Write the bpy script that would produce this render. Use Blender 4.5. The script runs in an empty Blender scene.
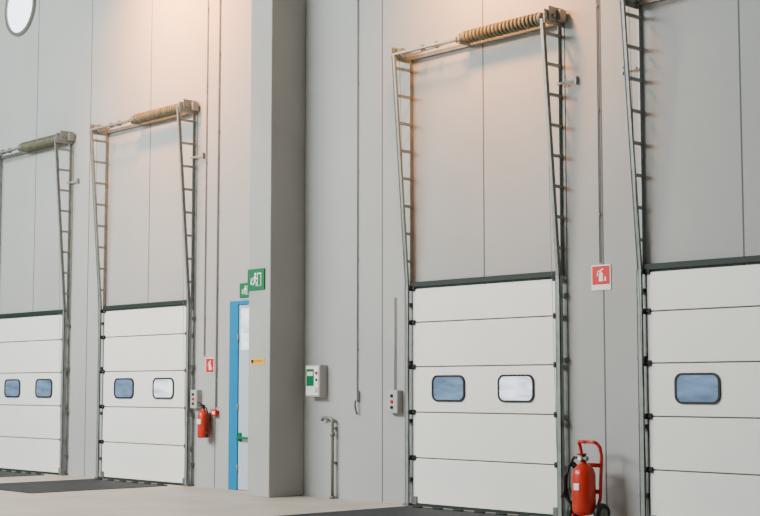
import bpy, bmesh, math
from mathutils import Vector, Matrix
R=math.radians
# ---------------- materials ----------------
def mat(name,col,rough=0.6,metal=0.0,noise=0.0,nscale=3.0,bump=0.0,bscale=60,emit=0,ecol=None,stretch=None,spec=0.3,evar=0):
    m=bpy.data.materials.new(name); m.use_nodes=True
    nt=m.node_tree; b=nt.nodes['Principled BSDF']
    b.inputs['Base Color'].default_value=(*col,1)
    b.inputs['Roughness'].default_value=rough
    b.inputs['Metallic'].default_value=metal
    b.inputs['Specular IOR Level'].default_value=spec
    tc=nt.nodes.new('ShaderNodeTexCoord'); mp=nt.nodes.new('ShaderNodeMapping')
    nt.links.new(tc.outputs['Object'],mp.inputs['Vector'])
    if stretch: mp.inputs['Scale'].default_value=stretch
    n=nt.nodes.new('ShaderNodeTexNoise'); n.inputs['Scale'].default_value=nscale; n.inputs['Detail'].default_value=8
    nt.links.new(mp.outputs['Vector'],n.inputs['Vector'])
    r=nt.nodes.new('ShaderNodeMapRange'); r.inputs['From Min'].default_value=.3; r.inputs['From Max'].default_value=.7
    r.inputs['To Min'].default_value=1-noise; r.inputs['To Max'].default_value=1+noise
    nt.links.new(n.outputs['Fac'],r.inputs['Value'])
    vm=nt.nodes.new('ShaderNodeVectorMath'); vm.operation='SCALE'; vm.inputs[0].default_value=col
    nt.links.new(r.outputs['Result'],vm.inputs['Scale'])
    nt.links.new(vm.outputs['Vector'],b.inputs['Base Color'])
    if bump:
        n2=nt.nodes.new('ShaderNodeTexNoise'); n2.inputs['Scale'].default_value=bscale; n2.inputs['Detail'].default_value=4
        nt.links.new(tc.outputs['Object'],n2.inputs['Vector'])
        bp=nt.nodes.new('ShaderNodeBump'); bp.inputs['Strength'].default_value=bump; bp.inputs['Distance'].default_value=.01
        nt.links.new(n2.outputs['Fac'],bp.inputs['Height']); nt.links.new(bp.outputs['Normal'],b.inputs['Normal'])
    if emit:
        b.inputs['Emission Color'].default_value=(*(ecol or col),1); b.inputs['Emission Strength'].default_value=emit
        if evar:
            r2=nt.nodes.new('ShaderNodeMapRange'); r2.inputs['From Min'].default_value=.35; r2.inputs['From Max'].default_value=.65
            r2.inputs['To Min'].default_value=emit*(1-evar); r2.inputs['To Max'].default_value=emit*(1+evar)
            nt.links.new(n.outputs['Fac'],r2.inputs['Value']); nt.links.new(r2.outputs['Result'],b.inputs['Emission Strength'])
    return m
M={}
M['wall']=mat('wall_concrete',(.395,.41,.40),.8,noise=.05,nscale=.7,bump=.12,bscale=90)
M['back']=mat('light_block_dark',(.20,.195,.18),.85,noise=.05)  # kept dark to cut bounce light off the unseen right wall
M['joint']=mat('joint_sealant',(.13,.135,.14),.9)
M['column']=mat('column_concrete',(.395,.395,.38),.85,noise=.05,nscale=1.2,bump=.15)
M['floor']=mat('floor_concrete',(.52,.455,.385),.55,noise=.12,nscale=1.3,bump=.05)
M['ceil']=mat('ceiling_panel',(.36,.38,.38),.8,noise=.03)
M['door']=mat('door_panel_white',(.90,.90,.85),.32,noise=.02,nscale=2,bump=.05,bscale=30,spec=.45)
M['gap']=mat('panel_gap',(.12,.095,.07),.8)
M['seal']=mat('rubber_seal',(.015,.03,.025),.6)
M['black']=mat('black_plastic',(.015,.015,.016),.45)
M['galv']=mat('galvanised_steel',(.25,.275,.26),.5,metal=.3,noise=.15,nscale=12)
M['galvd']=mat('galvanised_track',(.15,.165,.155),.5,metal=.25,noise=.2,nscale=10)
M['spring']=mat('spring_steel',(.14,.14,.095),.5,metal=.2,noise=.3,nscale=10)
M['springc']=mat('spring_core',(.07,.065,.045),.7)
M['glassb']=mat('window_glow_blue',(.08,.12,.18),.1,noise=.2,nscale=2.2,stretch=(1,1,4),emit=.42,evar=.4,ecol=(.25,.44,.68),spec=.6)  # daylight and blurred view outside put in as uneven blue emission
M['glassw']=mat('window_glow_bright',(.4,.45,.5),.1,noise=.2,nscale=2.2,stretch=(1,1,4),emit=1.3,evar=.5,ecol=(.82,.89,1.0),spec=.6)  # brighter panes, outside daylight put in as uneven emission
M['plate']=mat('dock_leveller_steel',(.025,.027,.03),.7,noise=.3,nscale=5)
M['pedge']=mat('leveller_edge',(.10,.09,.08),.7)
M['red']=mat('extinguisher_red',(.55,.022,.006),.3,noise=.06,spec=.5)
M['signred']=mat('sign_red',(.62,.005,.008),.45)
M['white']=mat('sign_white',(.82,.82,.80),.5)
M['green']=mat('sign_green',(.0,.16,.055),.45)
M['yellow']=mat('label_yellow',(.8,.5,.02),.5)
M['blue']=mat('door_frame_blue',(.0,.20,.42),.4)
M['leaf']=mat('exit_leaf_grey',(.46,.55,.62),.45)
M['grey']=mat('box_grey',(.42,.43,.42),.5)
M['pipe']=mat('conduit_grey',(.30,.30,.30),.5)
M['pipem']=mat('pipe_steel',(.24,.23,.21),.4,metal=.5)
M['lens']=mat('round_window_glow',(.9,.95,1),.3,emit=2.6,ecol=(.8,.93,1))  # pane emits by itself in place of daylight coming through

# ---------------- mesh builder ----------------
class MB:
    def __init__(s): s.bm=bmesh.new(); s.mats=[]
    def mi(s,m):
        if m not in s.mats: s.mats.append(m)
        return s.mats.index(m)
    def _fin(s,faces,m,smooth=False):
        i=s.mi(m)
        for f in faces: f.material_index=i; f.smooth=smooth
    def box(s,x0,x1,y0,y1,z0,z1,m,bev=0):
        g=bmesh.ops.create_cube(s.bm,size=1)
        for v in g['verts']:
            v.co=Vector(((x0+x1)/2+v.co.x*(x1-x0),(y0+y1)/2+v.co.y*(y1-y0),(z0+z1)/2+v.co.z*(z1-z0)))
        faces=set(f for v in g['verts'] for f in v.link_faces)
        s._fin(faces,m)
        if bev:
            es=list(set(e for v in g['verts'] for e in v.link_edges))
            r=bmesh.ops.bevel(s.bm,geom=es,offset=bev,segments=2,affect='EDGES',profile=.5)
            s._fin(r['faces'],m)
    def beam(s,p0,p1,w,t,m,up=(1,0,0)):
        p0=Vector(p0);p1=Vector(p1);d=(p1-p0);L=d.length;d.normalize()
        a=(Vector(up)-d*Vector(up).dot(d)).normalized(); b=d.cross(a)
        vs=[]
        for p in(p0,p1):
            for sx,sy in((-1,-1),(1,-1),(1,1),(-1,1)):
                vs.append(s.bm.verts.new(p+a*sx*w/2+b*sy*t/2))
        q=[(0,1,2,3),(7,6,5,4),(0,4,5,1),(1,5,6,2),(2,6,7,3),(3,7,4,0)]
        fs=[s.bm.faces.new([vs[i] for i in k]) for k in q]; s._fin(fs,m)
    def lathe(s,p0,axis,prof,m,seg=24):
        p0=Vector(p0);d=Vector(axis).normalized()
        a=d.orthogonal().normalized();b=d.cross(a)
        rings=[]
        for h,r in prof:
            if r<1e-5: rings.append([s.bm.verts.new(p0+d*h)])
            else: rings.append([s.bm.verts.new(p0+d*h+a*r*math.cos(2*math.pi*i/seg)+b*r*math.sin(2*math.pi*i/seg)) for i in range(seg)])
        fs=[]
        for k in range(len(rings)-1):
            A,B=rings[k],rings[k+1]
            for i in range(seg):
                j=(i+1)%seg
                if len(A)==1 and len(B)==1: continue
                if len(A)==1: fs.append(s.bm.faces.new((A[0],B[i],B[j])))
                elif len(B)==1: fs.append(s.bm.faces.new((A[i],A[j],B[0])))
                else: fs.append(s.bm.faces.new((A[i],A[j],B[j],B[i])))
        s._fin(fs,m,True)
        caps=[]
        if len(rings[0])>1: caps.append(s.bm.faces.new(rings[0][::-1]))
        if len(rings[-1])>1: caps.append(s.bm.faces.new(rings[-1]))
        s._fin(caps,m)
    def cyl(s,p0,p1,r,m,seg=16):
        p0=Vector(p0);p1=Vector(p1)
        s.lathe(p0,p1-p0,[(0,r),((p1-p0).length,r)],m,seg)
    def tube(s,pts,r,m,seg=8,closed=False):
        pts=[Vector(p) for p in pts];n=len(pts);rings=[];ref=None
        for k,p in enumerate(pts):
            if closed: t=pts[(k+1)%n]-pts[k-1]
            else: t=pts[min(k+1,n-1)]-pts[max(k-1,0)]
            t.normalize()
            if ref is None: ref=t.orthogonal().normalized()
            ref=(ref-t*ref.dot(t)).normalized(); b=t.cross(ref)
            rings.append([s.bm.verts.new(p+ref*r*math.cos(2*math.pi*i/seg)+b*r*math.sin(2*math.pi*i/seg)) for i in range(seg)])
        fs=[]
        for k in range(n if closed else n-1):
            A,B=rings[k],rings[(k+1)%n]
            for i in range(seg):
                j=(i+1)%seg; fs.append(s.bm.faces.new((A[i],A[j],B[j],B[i])))
        s._fin(fs,m,True)
        if not closed: s._fin([s.bm.faces.new(rings[0][::-1]),s.bm.faces.new(rings[-1])],m)
    def poly(s,pts,y0,y1,m):
        A=[s.bm.verts.new((x,y0,z)) for x,z in pts]; B=[s.bm.verts.new((x,y1,z)) for x,z in pts]
        n=len(pts); fs=[s.bm.faces.new(A),s.bm.faces.new(B[::-1])]
        for i in range(n):
            j=(i+1)%n; fs.append(s.bm.faces.new((A[j],A[i],B[i],B[j])))
        s._fin(fs,m)
    def ring(s,po,pi,y0,y1,m):
        n=len(po)
        def mk(p,y): return [s.bm.verts.new((x,y,z)) for x,z in p]
        a,b,c,d=mk(po,y0),mk(pi,y0),mk(pi,y1),mk(po,y1); fs=[]
        for i in range(n):
            j=(i+1)%n
            for P,Q in((a,b),(b,c),(d,a)):
                fs.append(s.bm.faces.new((P[i],P[j],Q[j],Q[i])))
        s._fin(fs,m)
    def obj(s,name):
        bmesh.ops.recalc_face_normals(s.bm,faces=s.bm.faces)
        me=bpy.data.meshes.new(name)
        s.bm.to_mesh(me);s.bm.free()
        for k in s.mats: me.materials.append(M[k])
        o=bpy.data.objects.new(name,me); bpy.context.scene.collection.objects.link(o)
        return o
def rrect(cx,cz,w,h,r,n=6):
    out=[]
    for sx,sz,a0 in((1,1,0),(-1,1,90),(-1,-1,180),(1,-1,270)):
        for k in range(n+1):
            a=R(a0+90*k/n); out.append((cx+sx*(w/2-r)+r*math.cos(a),cz+sz*(h/2-r)+r*math.sin(a)))
    return out
def circ(cx,cz,r,n=40): return [(cx+r*math.cos(2*math.pi*k/n),cz+r*math.sin(2*math.pi*k/n)) for k in range(n)]
def arc(c,r,a0,a1,n):
    return [(c[0]+r*math.cos(R(a0+(a1-a0)*k/n)),c[1],c[2]+r*math.sin(R(a0+(a1-a0)*k/n))) for k in range(n+1)]
def empty(name,loc):
    e=bpy.data.objects.new(name,None); e.empty_display_size=.3; e.location=loc
    bpy.context.scene.collection.objects.link(e); return e
WB=-.003   # back of things fixed to the wall

# ---------------- room shell ----------------
XL,XR=-44,6; YB=-26; ZT=11
b=MB(); b.box(XL,XR,YB,.3,-.3,0,'floor'); b.obj('floor')
b=MB(); b.box(XL,XR,0,.3,0,ZT,'wall')
x=-13.2-28
while x<XR:
    b.box(x-.010,x+.010,-.002,.01,0,ZT,'joint'); x+=2
b.obj('wall_front')
b=MB(); b.box(XL-.3,XL,YB,.3,0,ZT,'wall'); b.obj('wall_left')
b=MB(); b.box(XR,XR+.3,YB,.3,0,ZT,'back'); b.obj('light_block_wall_right')  # unseen wall added to block light so the column's side stays darker
b=MB(); b.box(XL-.3,XR+.3,YB,.3,ZT,ZT+.3,'ceil'); b.obj('ceiling')

b=MB(); b.box(-17.46,-16.94,-.66,-.001,0,ZT,'column',bev=.012)
b.obj('concrete_column')

# round window high on the wall
b=MB(); cx,cz=-25.93,9.22
b.ring(circ(cx,cz,.60),circ(cx,cz,.53),-.05,-.003,'pipem')
b.poly(circ(cx,cz,.53),-.02,-.004,'lens')
b.obj('window_1')

# ---------------- dock doors ----------------
W=2.6; JZ=[0.03,.65,1.27,1.89,2.5,2.97]
def dock_door(XLft,kinds,left_arm=False):
    E=empty('dock_door',(XLft+W/2,0,0))
    def fin(b,n):
        o=b.obj(n); o.parent=E; o.matrix_parent_inverse=Matrix.Translation(-Vector(E.location)); return o
    x0,x1=XLft,XLft+W; xc=(x0+x1)/2
    b=MB()
    for i in range(5):
        b.box(x0,x1,-.065,-.02,JZ[i]+.008,JZ[i+1]-.008,'door',bev=.005)
        for k in range(1,4):
            z=JZ[i]+(JZ[i+1]-JZ[i])*k/4
            if i!=2: b.box(x0+.04,x1-.04,-.0665,-.064,z-.004,z+.004,'door')
    b.box(x0+.01,x1-.01,-.055,-.015,.03,2.96,'gap')
    fin(b,'door_leaf')
    b=MB()
    b.box(x0-.03,x1+.02,-.085,WB,2.985,3.06,'seal',bev=.008)
    b.box(x0,x1,-.07,-.015,0.0,.035,'seal')
    fin(b,'rubber_seals')
    b=MB()
    for k,s in enumerate((-1,1)):
        cx=xc+s*.61; po=rrect(cx,1.595,.62,.355,.10); pi=rrect(cx,1.595,.57,.305,.078)
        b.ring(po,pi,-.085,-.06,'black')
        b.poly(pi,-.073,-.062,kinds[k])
    fin(b,'door_windows')
    b=MB()
    for z in JZ[1:]:
        for xe,s in((x0,-1),(x1,1)):
            b.box(min(xe-s*.05,xe+s*.03),max(xe-s*.05,xe+s*.03),-.085,-.06,z-.035,z+.035,'black',bev=.004)
            b.cyl((xe-s*.02,-.075,z),(xe+s*.07,-.075,z),.012,'galv')
            b.lathe((xe+s*.005,-.1,z),(s,0,0),[(0,.03),(.03,.035),(.035,.02)],'black',14)
    for xe,s in((x0,-1),(x1,1)):
        b.box(min(xe-s*.08,xe+s*.02),max(xe-s*.08,xe+s*.02),-.085,-.06,.02,.13,'galvd',bev=.004)
    fin(b,'roller_hinges')
    ZTOP=6.22; OUT=.36
    b=MB()
    for xe,s in((x0,-1),(x1,1)):
        xa,xb=sorted((xe+s*.06,xe+s*.125))
        b.box(xa,xb,-.012,WB,0,ZTOP+.05,'galv')
        b.box(*sorted((xe+s*.06,xe+s*.068)),-.06,-.012,3.0,ZTOP+.05,'galv')
        b.box(*sorted((xe+s*.03,xe+s*.105)),-.125,-.115,0,3.0,'galv')
        b.box(*sorted((xe+s*.095,xe+s*.105)),-.125,-.065,0,3.0,'galv')
        b.box(*sorted((xe+s*.03,xe+s*.038)),-.125,-.105,0,3.0,'galv')
        p0=(xe+s*.065,-.10,2.95);p1=(xe+s*.065,-OUT,ZTOP)
        b.beam(p0,p1,.045,.035,'galv')
        b.beam((p0[0]+s*.025,p0[1],p0[2]),(p1[0]+s*.025,p1[1],p1[2]),.008,.05,'galvd')
        for k in range(8):
            z=3.35+.385*k; y=-.10-(OUT-.10)*(z-2.95)/(ZTOP-2.95)
            b.box(*sorted((xe+s*.05,xe+s*.085)),y,-.01,z-.019,z+.019,'galv')
        b.box(*sorted((xe+s*.03,xe+s*.14)),-.13,WB,0,.03,'galvd')
        for k in range(4):
            z=.35+.8*k
            b.box(*sorted((xe+s*.06,xe+s*.14)),-.09,WB,z-.025,z+.025,'galvd')
    arms=[(x1,1)]+([(x0,-1)] if left_arm else [])
    for xe,s in arms:
        z=5.42
        b.beam((xe+s*.07,-.10,z),(xe+s*.34,-.03,z+.02),.028,.028,'galv',up=(0,0,1))
        b.box(*sorted((xe+s*.32,xe+s*.345)),-.05,WB,z-.03,z+.07,'galv')
    fin(b,'lift_tracks')
    b=MB(); zs=ZTOP+.05; ys=-.22
    b.box(x0-.12,x1+.12,-.05,WB,ZTOP-.02,ZTOP+.03,'galv')
    b.box(x0-.1,xc-.15,-.37,-.34,ZTOP-.0,ZTOP+.03,'galv')
    b.cyl((x0-.1,ys,zs),(x1+.16,ys,zs),.018,'galv')
    for xe,s in((x0,-1),(x1,1)):
        b.box(*sorted((xe+s*.10,xe+s*.112)),-.37,WB,ZTOP-.06,zs+.07,'galv')
        b.lathe((xe+s*.02,ys,zs),(s,0,0),[(0,.065),(.01,.075),(.015,.055),(.05,.055),(.055,.075),(.065,.075)],'galv')
        b.cyl((xe+s*.112,ys,zs),(xe+s*.15,ys,zs),.03,'galvd')
    b.box(x1+.115,x1+.13,-.30,-.02,zs-.06,zs+.12,'galv',bev=.004)
    b.box(x1+.13,x1+.19,-.15,-.03,zs-.06,zs+.09,'galv',bev=.012)
    for xx in(x0+.35,x0+.62,xc-.28):
        b.lathe((xx,ys,zs),(1,0,0),[(0,.035),(.012,.05),(.03,.05),(.04,.03)],'galvd')
    b.box(xc-.2,xc-.175,-.28,WB,zs-.08,zs+.06,'galv')
    b.cyl((x0+.1,ys-.06,zs-.08),(xc-.18,ys-.06,zs-.03),.01,'galv')
    for xe,s in((x0,-1),(x1,1)):
        b.cyl((xe+s*.04,ys-.06,zs),(xe+s*.02,-.095,.12),.003,'galvd',6)
    fin(b,'torsion_shaft')
    b=MB()
    xa,xb=xc-.12,x1-.08; turns=20; n=turns*16
    pts=[(xa+(xb-xa)*k/n,ys+.068*math.cos(2*math.pi*k/16),zs+.068*math.sin(2*math.pi*k/16)) for k in range(n+1)]
    b.tube(pts,.025,'spring',8)
    b.cyl((xa,ys,zs),(xb,ys,zs),.06,'springc',16)
    b.lathe((xa-.05,ys,zs),(1,0,0),[(0,.05),(.01,.075),(.05,.085),(.06,.07)],'galvd')
    b.lathe((xb-.01,ys,zs),(1,0,0),[(0,.07),(.01,.085),(.05,.075),(.06,.05)],'galvd')
    fin(b,'torsion_spring')
    return E
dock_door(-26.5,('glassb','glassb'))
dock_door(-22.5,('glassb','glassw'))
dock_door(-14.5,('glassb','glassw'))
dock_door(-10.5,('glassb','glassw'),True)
for xl in(-26.5,-22.5,-14.5,-10.5):
    b=MB()
    b.box(xl+.15,xl+W-.2,-2.8,-.32,0.0,.012,'plate')
    b.box(xl+.11,xl+.15,-2.8,-.32,0,.014,'pedge'); b.box(xl+W-.2,xl+W-.16,-2.8,-.32,0,.014,'pedge')
    b.box(xl+.15,xl+W-.2,-.36,-.30,0,.022,'pedge')
    for k in range(6): b.cyl((xl+.3+k*.38,-.36,.02),(xl+.48+k*.38,-.36,.02),.014,'plate',8)
    b.obj('dock_leveller')

# ---------------- exit door ----------------
E=empty('door_1',(-18.1,0,0))
def dfin(b,n):
    o=b.obj(n);o.parent=E;o.matrix_parent_inverse=Matrix.Translation(-E.location)
b=MB()
b.box(-18.77,-18.54,-.05,WB,0,2.98,'blue',bev=.006)
b.box(-17.70,-17.55,-.05,WB,0,2.98,'blue',bev=.006)
b.box(-18.54,-17.70,-.05,WB,2.92,2.98,'blue')
dfin(b,'blue_frame')
b=MB()
b.box(-18.53,-17.71,-.035,WB,0.01,2.91,'leaf',bev=.004)
b.box(-18.48,-17.77,-.041,-.034,2.2,2.86,'glassw')
b.box(-18.44,-17.80,-.039,-.034,.15,.7,'leaf',bev=.002)
b.box(-18.44,-17.80,-.039,-.034,.95,2.05,'leaf',bev=.002)
for z in(.35,1.3,2.4): b.cyl((-18.535,-.05,z-.05),(-18.535,-.05,z+.05),.012,'galv')
dfin(b,'leaf')
b=MB()
b.tube([(-18.49,-.03,.82),(-18.47,-.1,.82),(-18.44,-.11,.82),(-17.82,-.11,.82),(-17.78,-.1,.82),(-17.76,-.03,.82)],.022,'green')
b.box(-18.50,-18.44,-.06,-.03,.76,.9,'green',bev=.005)
dfin(b,'push_bar')

# ---------------- exit signs ----------------
def exit_sign(x0,x1,z0,z1,y):
    b=MB(); b.box(x0,x1,y-.02,y,z0,z1,'green',bev=.003)
    w=x1-x0;h=z1-z0;f=y-.022;g=y-.019
    P=lambda L:[(x0+.1*w+u*w*.8,z0+.1*h+v*h*.8) for u,v in L]
    b.poly(P([(.62,.12),(.9,.12),(.9,.88),(.62,.88)]),f,g,'white')
    b.poly(P([(.66,.14),(.86,.14),(.86,.80),(.66,.80)]),f-.001,f+.0005,'green')
    cx,cz=P([(.47,.80)])[0]; b.poly([(cx+.023*h/.3*math.cos(a*math.pi/6),cz+.023*h/.3*math.sin(a*math.pi/6)) for a in range(12)],f,g,'white')
    b.poly(P([(.40,.70),(.52,.68),(.48,.42),(.38,.42)]),f,g,'white')
    b.poly(P([(.44,.44),(.49,.42),(.58,.28),(.56,.10),(.51,.10),(.52,.26)]),f,g,'white')
    b.poly(P([(.38,.44),(.44,.42),(.38,.22),(.24,.16),(.23,.22),(.33,.28)]),f,g,'white')
    b.poly(P([(.50,.68),(.60,.56),(.66,.58),(.66,.52),(.58,.49),(.48,.60)]),f-.0005,g,'white')
    b.poly(P([(.41,.69),(.30,.60),(.24,.45),(.28,.43),(.34,.55),(.42,.60)]),f-.0005,g,'white')
    b.poly(P([(.14,.6),(.19,.6),(.19,.35),(.23,.35),(.165,.18),(.10,.35),(.14,.35)]),f,g,'white')
    return b.obj('exit_sign')
exit_sign(-17.47,-17.06,3.06,3.38,-.661)
exit_sign(-18.55,-18.22,3.03,3.26,-.001)
b=MB(); b.box(-17.40,-17.06,-.666,-.6605,1.95,2.04,'yellow')
b.box(-17.38,-17.32,-.6675,-.6655,1.97,2.02,'black'); b.box(-17.30,-17.09,-.6675,-.6655,1.98,1.99,'signred'); b.box(-17.30,-17.11,-.6675,-.6655,2.005,2.015,'signred')
b.obj('warning_label')

def fire_sign(x0,x1,z0,z1,strip):
    b=MB(); b.box(x0,x1,-.012,-.001,z0,z1,'white',bev=.002)
    w=x1-x0;h=z1-z0; f=-.014;g=-.0115
    zb=z0+h*(.22 if strip else .05)
    b.poly([(x0+w*.05,zb),(x1-w*.05,zb),(x1-w*.05,z1-h*.05),(x0+w*.05,z1-h*.05)],f,g,'signred')
    xc=(x0+x1)/2;hh=z1-zb
    P=lambda L:[(xc+u*w*.85,zb+.08*hh+v*hh*.85) for u,v in L]
    f2=-.0155;g2=-.0138
    b.poly(P([(-.12,.1),(.12,.1),(.12,.55),(.05,.66),(-.05,.66),(-.12,.55)]),f2,g2,'white')
    b.poly(P([(-.03,.66),(.03,.66),(.03,.74),(.16,.8),(.15,.86),(-.03,.8)]),f2,g2,'white')
    b.poly(P([(-.03,.72),(-.03,.78),(-.2,.7),(-.26,.4),(-.21,.4),(-.17,.64)]),f2,g2,'white')
    b.poly(P([(.2,.12),(.32,.12),(.30,.3),(.26,.42),(.22,.3)]),f2,g2,'white')
    return b.obj('fire_extinguisher_sign')
fire_sign(-11.38,-11.08,2.79,3.10,True)
fire_sign(-19.46,-19.23,1.84,2.09,False)

# ---------------- control boxes ----------------
def door_ctrl(x0,x1,z0,z1,wire):
    b=MB(); y=-.10
    b.box(x0,x1,y,WB,z0,z1,'grey',bev=.008)
    b.box(x0+.012,x1-.012,y-.004,y,z0+.02,z1-.02,'grey',bev=.002)
    xc=(x0+x1)/2; h=z1-z0
    for k,m in((.75,'black'),(.5,'signred'),(.25,'black')):
        b.lathe((xc,y-.003,z0+h*k),(0,-1,0),[(0,.024),(.008,.024),(.009,.02),(.022,.018)],m,16)
    if wire: b.cyl((xc-.03,-.02,z1-.005),(xc-.03,-.02,z1+wire),.010,'pipe',8)
    return b.obj('door_control_box')
door_ctrl(-15.0,-14.78,1.25,1.57,1.3)
door_ctrl(-19.76,-19.58,1.27,1.57,0)
b=MB(); x0,x1,z0,z1=-16.72,-16.40,1.47,1.94;y=-.15
b.box(x0,x1,y,WB,z0,z1,'grey',bev=.012)
b.box(x0+.015,x1-.015,y-.012,y,z0+.02,z1-.02,'white',bev=.005)
b.box(x0+.03,x0+.20,y-.016,y-.01,z0+.16,z1-.06,'green',bev=.002)
b.box(x0+.05,x0+.18,y-.018,y-.0155,z1-.16,z1-.1,'white')
b.lathe((x1-.06,y-.01,z1-.12),(0,-1,0),[(0,.025),(.01,.025),(.02,.018)],'signred',16)
b.lathe((x1-.06,y-.01,z1-.22),(0,-1,0),[(0,.02),(.01,.02),(.015,.015)],'black',16)
b.box(x1-.09,x1-.03,y-.016,y-.01,z0+.06,z0+.14,'grey',bev=.002)
b.obj('electrical_panel_box')

def clips(b,x,y,zs,r):
    for z in zs: b.box(x-r-.008,x+r+.008,y-r-.003,WB,z-.01,z+.01,'pipe')
def conduit(x,z0,r,z1=ZT-.01):
    b=MB(); b.cyl((x,-r-.008,z0),(x,-r-.008,z1),r,'pipe',8)
    clips(b,x,-r-.008,[z0+.6+1.3*k for k in range(int((z1-z0-.6)/1.3))],r); return b
b=conduit(-15.72,1.55,.009)
b.box(-15.76,-15.68,-.06,WB,1.42,1.56,'grey',bev=.006)
b.tube([(-15.72,-.05,1.43),(-15.72,-.06,1.36),(-15.71,-.05,1.28),(-15.70,-.03,1.22)],.014,'galvd')
b.obj('cable_conduit')
conduit(-11.24,3.12,.009).obj('cable_conduit')
conduit(-19.50,2.12,.010).obj('cable_conduit')
conduit(-19.16,1.29,.013).obj('cable_conduit')
b=MB()
xp=-16.2
b.tube([(xp,-.07,0),(xp,-.07,1.1)]+arc((xp-.06,-.07,1.1),.06,0,90,6)[1:]+[(xp-.2,-.07,1.165)]+[(xp-.225,-.07,1.155),(xp-.235,-.07,1.12)],.024,'pipem',10)
b.cyl((xp,-.07,.9),(xp,-.07,.96),.036,'pipem',12); b.cyl((xp,-.07,0.0),(xp,-.07,.04),.045,'pipem',12)
b.box(xp-.03,xp+.03,-.075,WB,.5,.53,'galvd'); b.box(xp-.03,xp+.03,-.075,WB,1.0,1.03,'galvd')
b.obj('water_pipe')

# wall extinguisher
b=MB(); X,Y=-19.34,-.13
b.lathe((X,Y,.80),(0,0,1),[(0,.085),(.015,.095),(.36,.095),(.41,.075),(.45,.03),(.47,.03)],'red',28)
b.cyl((X,Y,1.265),(X,Y,1.31),.025,'black')
b.box(X-.02,X+.02,Y-.09,Y+.03,1.31,1.325,'black'); b.beam((X,Y-.01,1.325),(X,Y-.11,1.37),.03,.01,'black')
b.tube([(X+.02,Y,1.29),(X+.09,Y-.01,1.28),(X+.125,Y-.01,1.2),(X+.12,Y-.01,1.0),(X+.11,Y-.01,.9)],.012,'black')
b.lathe((X+.11,Y-.01,.91),(0,0,-1),[(0,.014),(.1,.024)],'black',12)
b.box(X-.05,X+.05,Y-.0965,Y-.05,1.02,1.10,'white',bev=.003)
b.box(X-.03,X+.03,Y+.05,WB,.95,1.2,'galvd'); b.box(X-.1,X+.1,-.04,-.03,1.08,1.12,'galvd')
b.obj('fire_extinguisher')
b=MB(); b.box(-19.20,-19.09,-.075,-.044,1.15,1.26,'signred',bev=.006); b.box(-19.18,-19.11,-.078,-.0745,1.18,1.23,'white'); b.box(-19.20,-19.09,-.046,WB,1.17,1.24,'signred')
b.obj('fire_call_point')

# wheeled extinguisher
b=MB(); X,Y=-11.20,-.42
b.lathe((X,Y,.10),(0,0,1),[(0,.06),(.02,.12),(.06,.14),(.48,.14),(.54,.12),(.59,.075),(.615,.035),(.64,.035)],'red',32)
b.lathe((X,Y,.735),(0,0,1),[(0,.045),(.05,.045),(.055,.03),(.08,.03)],'black',20)
b.box(X-.015,X+.015,Y-.11,Y+.04,.81,.828,'red'); b.lathe((X+.03,Y-.04,.77),(1,0,0),[(0,.02),(.04,.02),(.045,.03),(.06,.03)],'galv',16)
b.cyl((X,Y-.03,.77),(X,Y-.085,.77),.025,'white')
for s in(-1,1):
    b.tube([(X+s*.10,Y+.08,.10),(X+s*.14,Y+.13,.30),(X+s*.15,Y+.15,.80),(X+s*.15,Y+.12,.90),(X+s*.135,Y+.08,.945)],.021,'red',10)
    b.tube([(X+s*.135,Y+.08,.945),(X+s*.12,Y+.06,.96),(X,Y+.06,.96)],.021,'red',10)
    b.lathe((X+s*.165,Y+.08,.125),(s,0,0),[(0,.09),(.005,.12),(.035,.125),(.065,.12),(.07,.09)],'black',28)
    b.lathe((X+s*.23,Y+.08,.125),(s,0,0),[(0,.07),(.008,.065),(.012,.03),(.03,.025)],'galvd',20)
b.cyl((X-.24,Y+.08,.125),(X+.24,Y+.08,.125),.012,'galvd')
b.tube([(X-.08,Y-.1,.12),(X-.08,Y-.16,.0+.02),(X+.08,Y-.16,.02),(X+.08,Y-.1,.12)],.014,'red',8)
b.box(X-.14,X+.14,Y+.11,Y+.15,.35,.40,'red'); b.box(X-.14,X+.14,Y+.12,Y+.16,.66,.71,'red')
for q,(off,rr) in enumerate(((.185,.25),(.215,.22))):
    hose=[]
    for k in range(31):
        a=2*math.pi*k/30
        hose.append((X-off,Y+.02+.12*math.cos(a),.46+rr*math.sin(a)))
    b.tube(hose[:-1],.016,'black',8,closed=True)
b.tube([(X-.03,Y-.04,.77),(X-.10,Y-.05,.78),(X-.16,Y-.02,.74),(X-.185,Y+.02,.69)],.016,'black',8)
b.lathe((X-.19,Y-.12,.56),(0,-.1,-1),[(0,.018),(.18,.02),(.26,.04)],'black',12)
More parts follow.
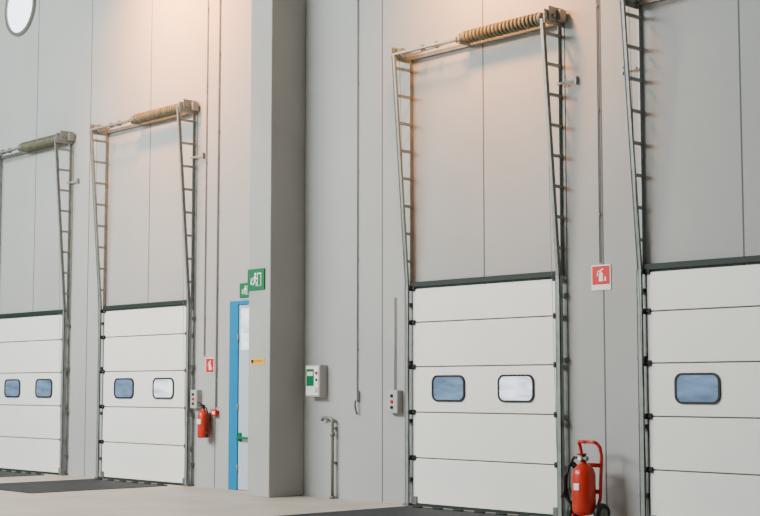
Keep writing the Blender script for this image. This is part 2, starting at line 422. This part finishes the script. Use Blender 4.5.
b.tube([(X-.185,Y-.09,.55),(X-.185,Y-.11,.58),(X-.19,Y-.12,.56)],.014,'black',8)
b.box(X-.04,X+.04,Y-.143,Y-.10,.40,.48,'white',bev=.004)
b.obj('wheeled_fire_extinguisher')

# ---------------- lights ----------------
def area(name,loc,target,sx,sy,pw,col):
    l=bpy.data.lights.new(name,'AREA');l.shape='RECTANGLE';l.size=sx;l.size_y=sy;l.energy=pw;l.color=col
    o=bpy.data.objects.new(name,l);o.location=loc
    o.rotation_euler=(Vector(target)-Vector(loc)).to_track_quat('-Z','Y').to_euler()
    bpy.context.scene.collection.objects.link(o);return o
area('skylight_main',(-25,-13,10.4),(-17,0,0.5),10,5,4700,(.95,.995,1))
area('skylight_right',(-19,-17,10.4),(-12,0,0),5,5,3200,(.97,1,.975))
def spot(name,loc,tgt,pw,col,ang,blend=1):
    l=bpy.data.lights.new(name,'SPOT');l.energy=pw;l.color=col;l.spot_size=R(ang);l.spot_blend=blend;l.shadow_soft_size=.3
    o=bpy.data.objects.new(name,l);o.location=loc
    o.rotation_euler=(Vector(tgt)-Vector(loc)).to_track_quat('-Z','Y').to_euler()
    bpy.context.scene.collection.objects.link(o)
spot('sodium_lamp',(-20.2,-2.0,9.2),(-20.2,0,8.0),4200,(1,.36,.085),115)
spot('sodium_lamp',(-12.9,-1.7,8.1),(-12.9,0,7.1),2100,(1,.38,.10),112)
w=bpy.data.worlds.new('world');bpy.context.scene.world=w;w.use_nodes=True
w.node_tree.nodes['Background'].inputs[0].default_value=(.84,.93,1,1)
w.node_tree.nodes['Background'].inputs[1].default_value=.35

# ---------------- camera ----------------
F=1450
c=bpy.data.cameras.new('camera');c.sensor_width=36;c.lens=36*F/760;c.clip_end=200
o=bpy.data.objects.new('camera',c);bpy.context.scene.collection.objects.link(o)
o.location=(0,-13.9,1.6)
th=math.atan(1330/F)-math.atan(4.5/F);p=math.atan(130/F)
d=Vector((-math.cos(th)*math.cos(p),math.sin(th)*math.cos(p),math.sin(p)))
o.rotation_euler=d.to_track_quat('-Z','Y').to_euler()
bpy.context.scene.camera=o
